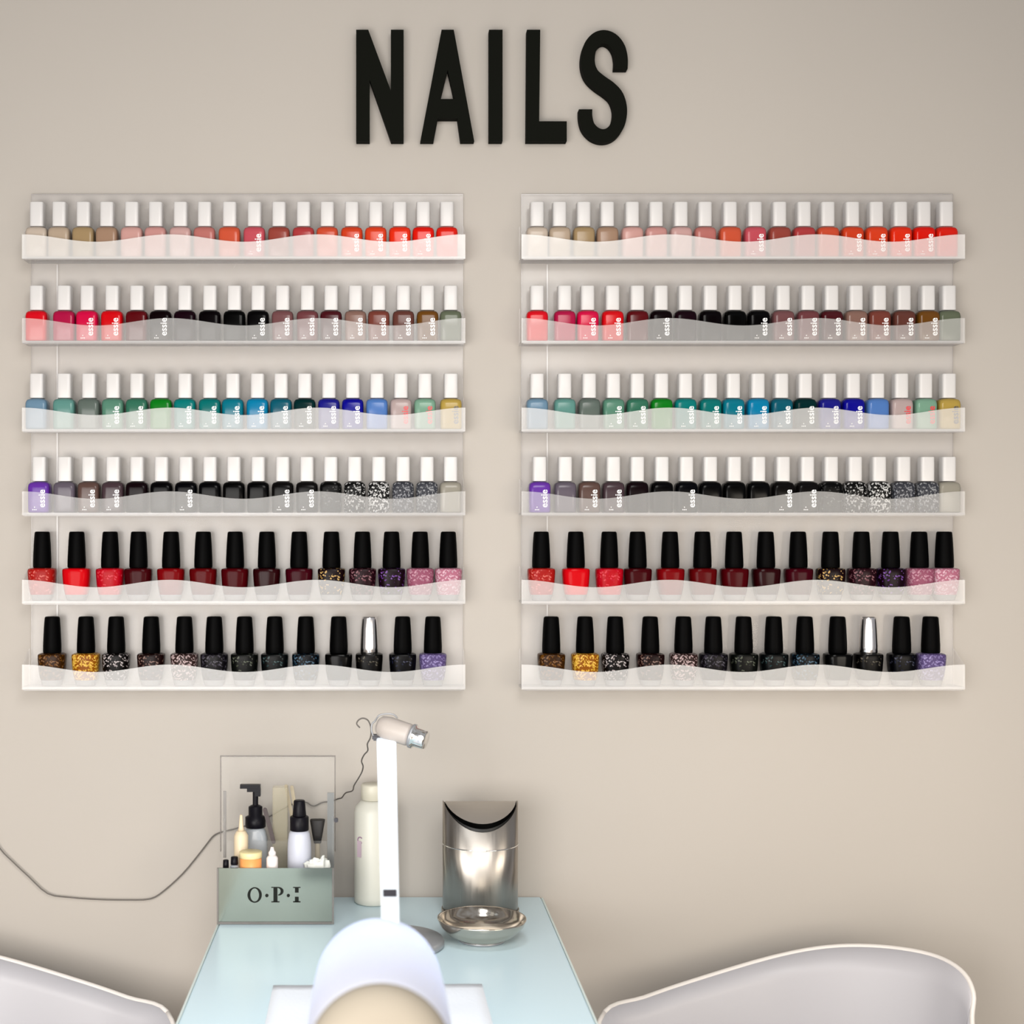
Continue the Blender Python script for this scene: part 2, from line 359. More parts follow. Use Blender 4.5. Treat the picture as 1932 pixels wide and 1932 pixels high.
def link_copy(o, parent=None, data=None):
    c = o.copy()
    if data: c.data = data
    C.objects.link(c)
    if parent: c.parent = parent; c.location = o.location; c.rotation_euler = o.rotation_euler
    return c

BY = -.0220
def bottle(i, j, side, off):
    small = i < 4
    spec = row_col[i][j]; name, col = spec[0], spec[1]; n = len(row_px[i])
    key = (i, j)
    if key not in protos:
        m = glitter('polish_'+name.replace(' ', '_'), [v*.6 for v in lin(col)], [v*.5 for v in lin(spec[2][0])], spec[2][1]*.7) if len(spec) > 2 else mat('polish_'+name.replace(' ', '_'), [v*.72 for v in lin(col)], .16, spec=.08 if max(lin(col)) < .03 else (.22 if small else .05))
        me = (E_BODY if small else O_BODY).copy(); me.materials.clear(); me.materials.append(m); protos[key] = me
    hw = .0134 if small else .0171
    x = X(row_px[i][j], D+BY)
    x = max(RX0+.0016+hw, min(RX1-.0016-hw, x)) + off*1.0085 - (.0016 if j == n-1 and off else 0)
    if off: x = min(x, RX1+off-.0016-hw)
    if j < (n+1)//2: pos = 'leftmost' if j == 0 else ord_[j]+' from left'
    else: pos = 'rightmost' if j == n-1 else ord_[n-1-j]+' from right'
    silver = (i, j) == (5, 10)
    short = name.replace(' silver-capped', '')
    label = '%s polish%s, %s cap, %s on %s shelf of %s rack' % (short, ' bottle' if len(short.replace('-', ' ').split()) < 4 else '', 'white' if small else ('silver' if silver else 'black'), pos, shelf_[i], side)
    r = empty('polish_bottle', (x, BY, ZL[i]+.0031), label, 'nail polish', 'polish bottles on the %s shelf of the %s rack' % (shelf_[i], side))
    obj('bottle_body', protos[key], None, r)
    if small:
        obj('cap', E_CAP, M['cap_white'], r)
        zt = .0175
        mt = None
        if j in has_text.get(i, []): mt = ESS
        if (i, j) in dark_text: mt = TXT[dark_text[(i, j)]]
        if mt is not None:
            t = obj('lettering', mt, None, r, loc=(.0052, -.0127, zt)); t.rotation_euler = (PI/2, -PI/2, 0)
            if mt is ESS:
                s = obj('fine_print', SM, None, r, loc=(-.004, -.0127, .006)); s.rotation_euler = (PI/2, 0, 0)
    else:
        obj('glass_foot', O_FOOT, M['glass_foot'], r)
        o = obj('cap', O_CAP_S if silver else O_CAP, None, r)
    return r
protos = {}
E_CAP.materials.append(M['cap_white']); O_CAP.materials.append(M['cap_black']); O_FOOT.materials.append(M['glass_foot'])
O_CAP_S = O_CAP.copy(); O_CAP_S.materials.clear(); O_CAP_S.materials.append(M['cap_silver'])
# spread bottles so that neighbours never interpenetrate
for i, px in enumerate(row_px):
    mn = (.0270 if i < 4 else .0344)*F/1.778
    for _ in range(200):
        px[0] = max(px[0], CX+(RX0+.0018+(.0134 if i < 4 else .0171))*F/1.778)
        px[-1] = min(px[-1], CX+(RX1-.0018-(.0134 if i < 4 else .0171))*F/1.778)
        for j in range(len(px)-1):
            g = px[j+1]-px[j]
            if g < mn: px[j] -= (mn-g)/2; px[j+1] += (mn-g)/2
for off, side in ((0, 'left'), (ROFF, 'right')):
    for i in range(6):
        for j in range(len(row_px[i])): bottle(i, j, side, off)

# ------------------------------------------------------------------ table
TZ = .749
t = empty('manicure_table', (0, -.4, 0), 'narrow manicure table with pale blue glass top pushed against the wall', 'table')
def under(name, bm, m, par, **k):
    o = obj(name, bm, m, par, **k); o.location = Vector(o.location)-par.location; return o
bm = bmesh.new(); box(bm, -.190, .200, -.93, -.004, TZ-.010, TZ); bmesh.ops.bevel(bm, geom=list(bm.edges), offset=.0018, segments=2, affect='EDGES')
tt = under('table_top', bm, M['table'], t)
e = bmesh.new(); box(e, -.1925, -.1903, -.93, -.004, TZ-.010, TZ-.001); box(e, .2003, .2025, -.93, -.004, TZ-.010, TZ-.001)
tt2 = obj('glass_edge', e, M['table_edge'], tt)
under('table_frame', boxbm(-.175, .185, -.90, -.03, TZ-.075, TZ-.0105, bev=.003), M['table_frame'], t)
for sx in (-.155, .165):
    for sy in (-.88, -.05):
        under('leg', lathe([(.014, 0), (.016, .004), (.016, .66), (.018, TZ-.0755)], 20, sx, sy), M['table_frame'], t, smooth=True)
# towel
bm = bmesh.new(); nx, ny = 18, 26
def tp(u, v):
    a = W(515.5, 1867, 1.437); a = Vector((-.1088, -.363, 0)); b_ = Vector((.1010, -.357, 0)); c = Vector((.108, -.80, 0)); d = Vector((-.106, -.80, 0))
    p = (a*(1-u)+b_*u)*(1-v)+(d*(1-u)+c*u)*v
    return Vector((p.x, p.y, TZ+.0035+.0012*noise.noise(Vector((p.x*30, p.y*30, 0)))))
G = [[bm.verts.new(tp(i/nx, j/ny)) for i in range(nx+1)] for j in range(ny+1)]
for j in range(ny):
    for i in range(nx): bm.faces.new((G[j][i], G[j][i+1], G[j+1][i+1], G[j+1][i]))
ret = bmesh.ops.extrude_face_region(bm, geom=list(bm.faces))
for v in [g for g in ret['geom'] if isinstance(g, bmesh.types.BMVert)]: v.co.z = TZ+.0004
tag(obj('hand_towel', bm, M['towel'], smooth=True), 'white towel lying flat on the glass table beneath the desk lamp shade', 'towel')

# ------------------------------------------------------------------ bin
bx, by, br, bh = X(906, 1.722), -.078, .0453, .0
BT = Z(1511, 1.722)
b = empty('tabletop_bin', (bx, by, TZ+.0003), 'small brushed steel tabletop bin with curved swing-lid opening', 'bin')
def cut_cyl(r, z0, ztop, drop, seg=72, inner=None, dfront=1):
    bm = bmesh.new(); lo, hi = [], []
    for i in range(seg):
        a = 2*PI*i/seg; c, s = math.cos(a), math.sin(a)
        d = drop*max(0, -s)**1.5 if s < 0 else .297*r*s
        lo.append(bm.verts.new((r*c, r*s, z0))); hi.append(bm.verts.new((r*c, r*s, ztop-d)))
    for i in range(seg): bm.faces.new((lo[i], lo[(i+1)%seg], hi[(i+1)%seg], hi[i]))
    return bm, lo, hi
H = BT-TZ
bm, lo, hi = cut_cyl(br, .0, H, .029); bm.faces.new(lo[::-1])
o = obj('bin_body', bm, M['steel'], b, smooth=True)
sm = o.modifiers.new('wall_thickness', 'SOLIDIFY'); sm.thickness = .0012; sm.offset = -1
bm, lo, hi = cut_cyl(br-.0022, .01, H-.002, .0235)
obj('liner', bm, M['black_in'], b, smooth=True)
bm = bmesh.new(); nu, nv = 24, 14; rr = br-.0030; G = []
for j in range(nv+1):
    row = []
    for i in range(nu+1):
        u = -1+2*i/nu; v = j/nv
        hx = rr*math.sin(u*PI/2); yb = rr*math.cos(u*PI/2)
        y = yb*(1-2*v); 
        f_ = max(0, -y/rr)
        z = H-.0005-.019*f_**1.5-.297*max(0, y)
        row.append(bm.verts.new((hx, y, z)))
    G.append(row)
for j in range(nv):
    for i in range(nu):
        bm.faces.new((G[j][i], G[j][i+1], G[j+1][i+1], G[j+1][i]))
bmesh.ops.remove_doubles(bm, verts=bm.verts, dist=1e-5)
o = obj('swing_lid', bm, M['steel_lid'], b, smooth=True)
bm = lathe([(br+.0002, H-.050), (br+.0007, H-.0503), (br+.0007, H-.0512), (br+.0002, H-.0515)], 64, closed=True)
obj('seam_ring', bm, M['chrome'], b, smooth=True)
bm = lathe([(br+.0003, .0), (br+.0015, .0005), (br+.0015, .005), (br+.0003, .006)], 64, closed=True)
obj('base_ring', bm, M['steel'], b, smooth=True)

# ------------------------------------------------------------------ bowl
bwl = empty('small_bowl', (X(909, 1.605), -.195, TZ+.0003), 'shallow polished metal bowl in front of the steel bin', 'bowl')
prof = [(.001, .0), (.024, .0), (.027, .003), (.039, .0085), (.047, .0175), (.0500, .0245), (.0497, .0258), (.0482, .0252), (.0445, .0180), (.036, .0110), (.024, .0062), (.001, .0055)]
obj('bowl_body', lathe(prof, 56), M['bowl'], bwl, smooth=True)
obj('bowl_foot', lathe([(.001, -.0001), (.0255, -.0001), (.0262, .0012), (.0255, .0025), (.001, .0025)], 48), M['grey_metal'], bwl, smooth=True)

# ------------------------------------------------------------------ tall cream bottle behind the lamp arm
cb = empty('lotion_bottle', (X(704, 1.765), -.031, TZ+.0003), 'tall cream bottle against the wall behind the lamp arm', 'bottle')
HB = Z(1480, 1.765)-TZ
obj('bottle_body', lathe([(.001, 0), (.021, 0), (.0232, .002), (.0235, .008), (.0235, HB-.035), (.022, HB-.028), (.0165, HB-.022), (.0150, HB-.020)], 40), M['cream_bottle'], cb, smooth=True)
obj('cap', lathe([(.0140, HB-.0195), (.0150, HB-.019), (.0150, HB-.002), (.0138, HB), (.001, HB)], 32), M['cream_cap'], cb, smooth=True)
cm = text_mesh('C', .012, .0002, 'label_print'); cm.materials.append(mat('print_mauve', (.28, .17, .26), .5))
o = obj('label_print', cm, None, cb, loc=(-.0165, -.0170, Z(1587, 1.75)-TZ)); o.rotation_euler = (PI/2, 0, -math.radians(44))
o = obj('label_band', boxbm(-.0035, .0035, -.0003, 0, -.010, .010), mat('print_pale_mauve', (.46, .36, .42), .5), cb, loc=(-.0168, -.0172, Z(1603, 1.75)-TZ)); o.rotation_euler = (0, 0, -math.radians(44))

# ------------------------------------------------------------------ organiser box
fx0, fx1 = X(411, 1.67), X(628, 1.67); bw0, bw1 = X(417.5, 1.757), X(631, 1.757)
ob = empty('organizer_box', (0, -.085, TZ+.0003), 'clear acrylic organizer with mirrored front on the left rear of the table', 'organizer')
oz = ob.location.z
def ub(name, bm, m, **k):
    o = obj(name, bm, m, ob, **k); o.location = -ob.location; return o
FT = Z(1638, 1.67); BTp = Z(1428, 1.757)
x0, x1 = fx0, fx1
fp = ub('front_panel', boxbm(x0+.001, x1-.001, -.1300, -.1275, TZ+.0035, FT), M['box_front'])
e = bmesh.new(); box(e, x0-.0012, x0+.0008, -.131, -.1272, TZ+.0006, FT); box(e, x1-.0008, x1+.0012, -.131, -.1272, TZ+.0006, FT); box(e, x0+.001, x1-.001, -.131, -.1272, TZ+.0006, TZ+.0033)
obj('panel_edge', e, M['box_edge'], fp)
bp = ub('back_panel', boxbm(bw0, bw1, -.0435, -.0412, TZ+.0006, BTp), M['box_clear'])
e = bmesh.new(); box(e, bw0-.0014, bw1+.0014, -.0443, -.0407, BTp+.0001, BTp+.0016); box(e, bw0-.0014, bw0-.0001, -.0443, -.0407, FT, BTp); box(e, bw1+.0001, bw1+.0014, -.0443, -.0407, FT, BTp)
obj('panel_edge', e, M['box_edge2'], bp)
def side(xa, xb, m, es):
    # low front, stepping up to the rear compartment
    prof = [(-.127, TZ+.0035), (-.0440, TZ+.0035), (-.0440, Z(1495, 1.75)), (-.075, Z(1495, 1.725)), (-.082, FT+.004), (-.127, FT)]
    bm = bmesh.new(); a = [bm.verts.new((xa, y, z)) for y, z in prof]; c = [bm.verts.new((xb, y, z)) for y, z in prof]
    bm.faces.new(a); bm.faces.new(c[::-1])
    for i in range(6): bm.faces.new((a[i], c[i], c[(i+1)%6], a[(i+1)%6]))
    return ub('side_panel', bm, m)
s1 = side(x0+.0005, x0+.0030, M['box_clear'], 0)
s2 = side(x1-.0030, x1-.0005, M['box_clear'], 0)
obj('panel_edge', boxbm(x0+.0005, x0+.0040, -.0775, -.0755, FT, Z(1492, 1.725)), M['box_edge'], s1)
obj('panel_edge', boxbm(x1-.0085, x1-.0005, -.0775, -.0755, FT-.03, Z(1495, 1.725)), M['box_strip'], s2)
ub('box_floor', boxbm(x0+.001, x1-.001, -.127, -.044, TZ+.0005, TZ+.0030), M['box_clear'])
RIS = TZ+.048
ub('inner_shelf', boxbm(x0+.0032, x1-.0032, -.1270, -.0440, RIS-.0025, RIS), M['box_clear'])
ub('divider', boxbm(x0+.0045, x1-.009, -.0788, -.0778, RIS, Z(1587, 1.72)), M['box_clear'])
ub('hinge_knob', boxbm(x1-.0003, x1+.0045, -.080, -.075, Z(1552, 1.72), Z(1544, 1.72), bev=.0008), M['dark_plastic'])
# O.P.I lettering on the front panel
def serif():
    bm = bmesh.new(); yA, yB = -.1306, -.13005
    k = 1.67/F
    def pt(px, py): return (X(px, 1.67), Z(py, 1.67))
    def quad(a, b_, c, d):
        pts = [pt(*q) for q in (a, b_, c, d)]
        A = [bm.verts.new((x, yA, z)) for x, z in pts]; B = [bm.verts.new((x, yB, z)) for x, z in pts]
        bm.faces.new(A); bm.faces.new(B[::-1])
        for i in range(4): bm.faces.new((A[i], B[i], B[(i+1)%4], A[(i+1)%4]))
    def ring(cx, cy, ax, ay, bx_, by_, a0=0, a1=360, n=28, sh=0):
        for i in range(n):
            t0 = math.radians(a0+(a1-a0)*i/n); t1 = math.radians(a0+(a1-a0)*(i+1)/n)
            quad((cx+ax*math.cos(t0), cy+ay*math.sin(t0)), (cx+ax*math.cos(t1), cy+ay*math.sin(t1)), (cx+sh+bx_*math.cos(t1), cy+by_*math.sin(t1)), (cx+sh+bx_*math.cos(t0), cy+by_*math.sin(t0)))
    out = []
    ring(480.5, 1688.5, 13.5, 14.5, 8.3, 12.6); out.append(bm); bm = bmesh.new()
    ring(503.5, 1689.5, 3.2, 3.2, .3, .3, n=14); out.append(bm); bm = bmesh.new()
    quad((516, 1675), (523.5, 1675), (523.5, 1702), (516, 1702)); quad((512, 1673.5), (525, 1673.5), (525, 1675), (512, 1675)); quad((512, 1700.5), (527.5, 1700.5), (527.5, 1702.3), (512, 1702.3))
    ring(525, 1681.5, 10, 8, 4.5, 6, -90, 90, 14); out.append(bm); bm = bmesh.new()
    ring(544, 1689.5, 3.0, 3.0, .3, .3, n=14); out.append(bm); bm = bmesh.new()
    quad((556.5, 1675), (563.5, 1675), (563.5, 1684), (556.5, 1684)); quad((553, 1673.5), (567, 1673.5), (567, 1675), (553, 1675))
    quad((556.5, 1692), (563.5, 1692), (563.5, 1702), (556.5, 1702)); quad((553, 1700.3), (567, 1700.3), (567, 1702.3), (553, 1702.3))
    out.append(bm); return out
dk = mat('etched_lettering', (.012, .014, .012), .8, spec=.1)
for bmx, nm in zip(serif(), ('letter_o', 'dot', 'letter_p', 'dot', 'letter_i')):
    obj('lettering', bmx, dk, fp)

# contents of the box (each stands on the inner shelf)
zs = RIS+.0003
def hgt(py, dist): return Z(py, dist)-zs
d1 = 1.742
pb = empty('pump_bottle', (X(482, d1), d1-D, zs), 'black pump dispenser bottle inside the clear organizer box', 'bottle')
h = hgt(1561, d1)
obj('bottle_body', loft([(0, .0138, .0105, 3), (.001, .0146, .0112, 3), (h-.012, .0146, .0112, 3), (h-.004, .0125, .0100, 2.6), (h, .0105, .0095, 2)], 32), M['clear_blue'], pb, smooth=True)
hc = hgt(1538, d1)
obj('collar', lathe([(.0115, h+.0002), (.0125, h+.001), (.0125, hc-.002), (.0085, hc), (.0085, hgt(1522, d1)), (.0055, hgt(1519, d1)), (.001, hgt(1519, d1))], 28), M['black_pump'], pb, smooth=True)
ht = hgt(1480, d1)
bm = tube_bm([(0, 0, hgt(1519, d1)+.0002), (0, 0, ht-.006)], .0034, 14)
box(bm, -.0185, .006, -.0042, .0042, ht-.0045, ht)
box(bm, -.010, .0062, -.0042, .0042, ht-.0085, ht-.0046); box(bm, -.0005, .0062, -.004, .004, ht-.014, ht-.0086)
obj('pump_head', bm, M['black_pump'], pb)

d2 = 1.712
sb = empty('spray_bottle', (X(565, d2), d2-D-.002, zs), 'frosted white spray bottle with black cap inside the organizer', 'bottle')
h = hgt(1566, d2)
obj('bottle_body', lathe([(.001, 0), (.0130, 0), (.0143, .002), (.0143, h-.022), (.0138, h-.012), (.0125, h-.004), (.0105, h)], 36), M['frosted'], sb, smooth=True)
hb = hgt(1539, d2); ht = hgt(1509, d2)
obj('collar', lathe([(.0108, h+.0002), (.0112, h+.001), (.0112, hb-.0008), (.0102, hb), (.001, hb)], 30), M['black_pump'], sb, smooth=True)
obj('nozzle_cap', lathe([(.0080, hb+.0002), (.0082, hb+.001), (.0068, ht-.001), (.0060, ht), (.001, ht)], 26), M['black_pump'], sb, smooth=True)

d3 = 1.700
nb = empty('nozzle_bottle', (X(455, 1.712), 1.712-D, zs), 'cream squeeze bottle with thin spout in front of the black pump', 'bottle')
h = hgt(1567, 1.712)
obj('bottle_body', lathe([(.001, 0), (.0075, 0), (.0085, .0015), (.0085, h-.006), (.0060, h-.001), (.0045, h)], 26), M['pale_cream'], nb, smooth=True)
ht = hgt(1537, 1.712)
obj('spout', lathe([(.0042, h+.0002), (.0030, h+.004), (.0017, ht-.001), (.0012, ht), (.0002, ht)], 16), M['pale_cream'], nb, smooth=True)

d4 = 1.686
jr = empty('cream_jar', (X(473, d4), d4-D, zs), 'small jar with yellow lid and orange label inside the organizer', 'jar')
h1 = hgt(1618, d4); h2 = hgt(1606, d4)
obj('jar_body', lathe([(.001, 0), (.0118, 0), (.0128, .001), (.0128, h1)], 32), M['orange'], jr, smooth=True)
obj('lid', lathe([(.0128, h1+.0002), (.0134, h1+.0008), (.0134, h2-.0006), (.0128, h2), (.001, h2)], 32), M['yellow'], jr, smooth=True)
for px_, dd, lab in ((433, 1.684, 'tiny bottle with black cap beside the orange-labelled jar'), (419.5, 1.687, 'tiny dark-capped bottle in the left corner of the organizer')):
    q = empty('mini_bottle', (max(X(px_, dd), fx0+.0105), dd-D, zs), lab, 'bottle', 'tiny black-capped bottles in the organizer')
    hh = hgt(1616 if px_ > 425 else 1622, dd)
    rb = .0052 if px_ > 425 else .0042
    if px_ < 425: q.location.x = fx0+.0033+rb; 
    obj('bottle_body', lathe([(.001, 0), (rb*.9, 0), (rb, .0008), (rb, hh-.0115), (rb*.6, hh-.0095)], 20), M['clear_blue'], q, smooth=True)
    obj('cap', lathe([(rb*.82, hh-.0093), (rb*.85, hh-.009), (rb*.8, hh-.0005), (rb*.6, hh), (.0003, hh)], 20), M['black_pump'], q, smooth=True)
    if px_ > 425: q.location.x = fx0+.0033+.0084+.0010+.0052
dr = empty('dropper_bottle', (X(513.5, d4), d4-D, zs), 'small white dropper bottle in the middle of the organizer', 'bottle')
ht = hgt(1598, d4); 
obj('bottle_body', lathe([(.001, 0), (.0062, 0), (.0068, .001), (.0068, ht-.013), (.0055, ht-.011), (.004, ht-.010)], 22), M['white_pl'], dr, smooth=True)
obj('cap', lathe([(.0044, ht-.0098), (.0044, ht-.006), (.0026, ht-.004), (.0018, ht), (.0002, ht)], 18), M['white_pl'], dr, smooth=True)
# tissue
bm = bmesh.new(); bmesh.ops.create_icosphere(bm, subdivisions=4, radius=1)
for v in bm.verts:
    nn = noise.noise(v.co*2.2)*.35+noise.noise(v.co*5)*.2
    v.co = Vector((v.co.x*.0140*(1+nn), v.co.y*.0085*(1+nn*.6), v.co.z*.0115*(1+nn)))
    v.co.z += .0115
    if v.co.x > .006 and v.co.z > .016: v.co.z += .004
    v.co.z = max(0, v.co.z)
tag(obj('crumpled_tissue', bm, M['tissue'], loc=(X(597, 1.69), 1.692-D, zs+.0006), smooth=True), 'crumpled white tissue in the right front of the organizer', 'tissue')
# clear holder with nail files
ch = empty('file_holder', (X(529, 1.742), 1.742-D, zs), 'tinted see-through holder standing behind the bottles in the organizer', 'holder')
hh = hgt(1484, 1.742)
bm = bmesh.new(); w_, dd_, th = .0090, .0075, .0008
box(bm, -w_, w_, -dd_, -dd_+th, 0, hh); box(bm, -w_, w_, dd_-th, dd_, 0, hh); box(bm, -w_, -w_+th, -dd_+th, dd_-th, 0, hh); box(bm, w_-th, w_, -dd_+th, dd_-th, 0, hh); box(bm, -w_+th, w_-th, -dd_+th, dd_-th, 0, .001)
obj('holder_body', bm, M['olive'], ch)
def stick(name, p0, p1, w, th, m, label, cat, group=None):
    a, b_ = Vector(p0), Vector(p1); L = (b_-a).length; bm = bmesh.new()
    prof = []
    for i in range(9): t = PI*i/8; prof.append((w/2*math.cos(t), L-w/2+w/2*math.sin(t)))
    for i in range(9): t = PI+PI*i/8; prof.append((w/2*math.cos(t), w/2+w/2*math.sin(t)))
    A = [bm.verts.new((x, -th/2, z)) for x, z in prof]; B = [bm.verts.new((x, th/2, z)) for x, z in prof]
    bm.faces.new(A); bm.faces.new(B[::-1]); n = len(prof)
    for i in range(n): bm.faces.new((A[i], B[i], B[(i+1)%n], A[(i+1)%n]))
    o = obj(name, bm, m, loc=a); o.rotation_mode = 'QUATERNION'; zc = (b_-a).normalized(); xc = Vector((0, 1, 0)).cross(zc).normalized(); yc = zc.cross(xc); o.rotation_quaternion = Matrix((xc, yc, zc)).transposed().to_quaternion()
    return tag(o, label, cat, group)
q0, q1 = W(560, 1590, 1.7485), W(539, 1480, 1.7485); q0.z = zs+.012; q0.x = X(566, 1.7485)
stick('nail_file', q0, q1, .0042, .0012, M['file'], 'tan nail file leaning left behind the spray bottle', 'nail file')
q0, q1 = W(572, 1590, 1.7505), W(550, 1482, 1.7505); q0.z = zs+.012
stick('nail_file', q0, q1, .0042, .0012, M['file'], 'second tan nail file, leaning just right of the first', 'nail file')
q0, q1 = W(517, 1592, 1.728), W(499, 1524, 1.728); 
stick('nail_file', q0, q1, .0050, .0015, M['file_dark'], 'dark nail file leaning beside the black pump bottle', 'nail file')
# black buffing wedge
bh_ = empty('black_brush', (X(599, 1.742), 1.742-D, zs), 'black wedge-shaped brush standing in the organizer beside the spray bottle', 'brush')
zt_ = hgt(1546, 1.742); zb_ = hgt(1590, 1.742)
obj('brush_head', loft([(zb_, .0045, .004, 4), (zb_+.010, .0062, .005, 4), (zt_-.001, .0092, .006, 4), (zt_, .0088, .0056, 4)], 24), mat('brush_black', (.012, .010, .009), .6), bh_, smooth=True)
obj('handle', loft([(0, .0034, .0030, 2), (zb_-.0002, .0030, .0028, 2)], 18), M['file'], bh_, smooth=True)

# ------------------------------------------------------------------ lamp
lp = empty('desk_lamp', (.008, -.215, TZ+.0003), 'white desk lamp with broad flat arm and rounded shade in the table centre', 'lamp')
def ul(name, bm, m, **k):
    o = obj(name, bm, m, lp, **k); o.location = -lp.location; return o
ul('base', lathe([(.001, TZ+.0003), (.053, TZ+.0003), (.055, TZ+.002), (.055, TZ+.006), (.053, TZ+.009), (.012, TZ+.0165), (.001, TZ+.017)], 56, .0145, -.215), M['grey_metal'], smooth=True)
J = W(729, 1398, 1.60)
ul('pole', tube_bm([(.008, -.215, TZ+.0175), (J.x, J.y, J.z-.010)], .0055, 20), M['white_metal'], smooth=True)
E = W(737, 1762, 1.10)
# flat tapered arm with rounded edges
dirv = (E-J).normalized(); sv = Vector((1, 0, 0)); sv = (sv-dirv*sv.dot(dirv)).normalized(); uv = sv.cross(dirv).normalized()
if uv.z < 0: uv = -uv
bm = bmesh.new(); rings = []
for k in range(13):
    u = k/12; p = J+(E-J)*u; hw = .0112*(1-u)+.0068*u; ht_ = .005
    r_ = []
    for i in range(16):
        a = 2*PI*(i+.5)/16; c, s = math.cos(a), math.sin(a)
        r_.append(bm.verts.new(p+sv*hw*math.copysign(abs(c)**.35, c)+uv*ht_*math.copysign(abs(s)**.35, s)))
    rings.append(r_)
for A, B in zip(rings, rings[1:]):
    for i in range(16): bm.faces.new((A[i], A[(i+1)%16], B[(i+1)%16], B[i]))
bm.faces.new(rings[0][::-1]); bm.faces.new(rings[-1])
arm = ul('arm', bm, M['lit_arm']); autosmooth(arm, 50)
# rating badge on the arm
def on_arm(py):
    lo_, hi_ = 0., 1.
    for _ in range(40):
        m_ = (lo_+hi_)/2; p = J+(E-J)*m_+uv*.0053; q = CY+(CZ-p.z)*F/(p.y+D)
        if q < py: lo_ = m_
        else: hi_ = m_
    return J+(E-J)*m_+uv*.0053
a0, a1 = on_arm(1678), on_arm(1692)
bm = bmesh.new(); hw = 13.2*(a0.y+D)/F
vs = [a0-sv*hw, a0+sv*hw, a1+sv*hw, a1-sv*hw]
A = [bm.verts.new(v+uv*.0002) for v in vs]; B = [bm.verts.new(v-uv*.0002) for v in vs]
bm.faces.new(A); bm.faces.new(B[::-1])
for i in range(4): bm.faces.new((A[i], B[i], B[(i+1)%4], A[(i+1)%4]))
obj('badge', bm, M['dark_plastic'], arm)
# joint housing : beige barrel with chrome end knob, dark hinge
h0, h1 = W(714, 1368, 1.60), W(776, 1388, 1.585)
def barrel(p0, p1, prof, seg=32):
    ax = (p1-p0); L = ax.length; q = ax.to_track_quat('Z', 'Y'); bm = lathe([(r, t*L) for r, t in prof], seg)
    for v in bm.verts: v.co = p0+q@v.co
    return bm
ul('joint_housing', barrel(h0, h1, [(.0002, 0), (.008, 0), (.0115, .08), (.0130, .3), (.0125, .9), (.0115, 1), (.0002, 1)]), M['beige_plastic'], smooth=True)
kk = (h1-h0).normalized()
kn = ul('clamp_knob', barrel(h1+kk*.0004, h1+kk*.018, [(.0002, 0), (.0125, 0), (.0130, .1), (.0130, .2), (.0105, .25), (.0105, .9), (.0095, 1), (.0002, 1)]), M['chrome'], smooth=True)
ul('knob_collar', barrel(h1+kk*.0002, h1+kk*.0035, [(.0131, 0), (.0136, .1), (.0136, .9), (.0131, 1)]), M['grey_metal'], smooth=True)
ul('hinge', boxbm(X(702, 1.6), X(752, 1.6), J.y-.004, J.y+.008, Z(1397, 1.6), Z(1386, 1.6), bev=.0015), M['dark_plastic'])
wr = catmull([W(705, 1390, 1.60), W(701, 1378, 1.60), W(702, 1366, 1.60), W(708, 1360, 1.60), W(715, 1350, 1.598), W(728, 1347, 1.598), W(742, 1348, 1.598), W(750, 1355, 1.598)], 5)
ul('spring_wire', tube_bm(wr, .0009, 8), M['grey_metal'], smooth=True)
# shade : tapered barrel, open at the far end
n0, n1 = W(714, 1852, 1.115), W(717, 2003, .87)
ax = (n1-n0); L = ax.length; q = ax.to_track_quat('Z', 'Y')
def place(bm):
    for v in bm.verts: v.co = n0+q@v.co
    return bm
bm = place(lathe([(.0470, 0), (.0488, .003), (.0490, L*.3), (.0478, L*.7), (.0455, L*.93), (.0440, L*.965), (.0425, L*.965), (.0440, L*.93), (.0462, L*.7), (.0474, L*.3), (.0472, .003)], 64, closed=True))
ul('shade', bm, M['shade'], smooth=True)
bm = place(lathe([(.0442, L*.966), (.0452, L*.972), (.0440, L*.99), (.0400, L*1.02), (.0300, L*1.04), (.001, L*1.05)], 64))
ul('shade_cap', bm, M['shade_cap'], smooth=True)
bulb = barrel(n0+ax*.35, n0+ax*.75, [(.0002, 0), (.010, .02), (.014, .2), (.014, .8), (.010, .98), (.0002, 1)])
ul('bulb', bulb, mat('bulb_glow', (.9, .9, .9), .4, emit=(.80, .90, 1), es=3), smooth=True)

# cord
cp = [(-60, 1500), (-30, 1555), (0, 1601), (22, 1624), (55, 1655), (90, 1686), (130, 1693), (185, 1697), (240, 1698), (283, 1696), (310, 1680), (345, 1648), (375, 1612), (392, 1590), (403, 1577), (418, 1570), (450, 1562), (500, 1545), (545, 1520), (574, 1513), (588, 1520), (596, 1520), (608, 1514), (625, 1512)]
pts = [W(a, b_, 1.7945) for a, b_ in cp]
cp2 = [(638, 1507, 1.79), (645, 1505, 1.78), (652, 1496, 1.77), (665, 1492, 1.75), (668, 1482, 1.74), (676, 1469, 1.72), (683, 1456, 1.70), (685, 1445, 1.69), (682, 1436, 1.68), (687, 1424, 1.66), (694, 1416, 1.65), (693, 1404, 1.63), (698, 1394, 1.62), (700, 1386, 1.622), (700, 1376, 1.622), (698, 1366, 1.622), (693, 1358, 1.622), (684, 1355, 1.622), (676, 1359, 1.622), (673, 1366, 1.622), (679, 1373, 1.622)]
pts += [W(*c) for c in cp2]
tag(obj('power_cord', tube_bm(catmull(pts, 3), .00085, 8), M['cord'], smooth=True), 'thin dark cord hanging in a loop along the wall up to the lamp', 'cord')

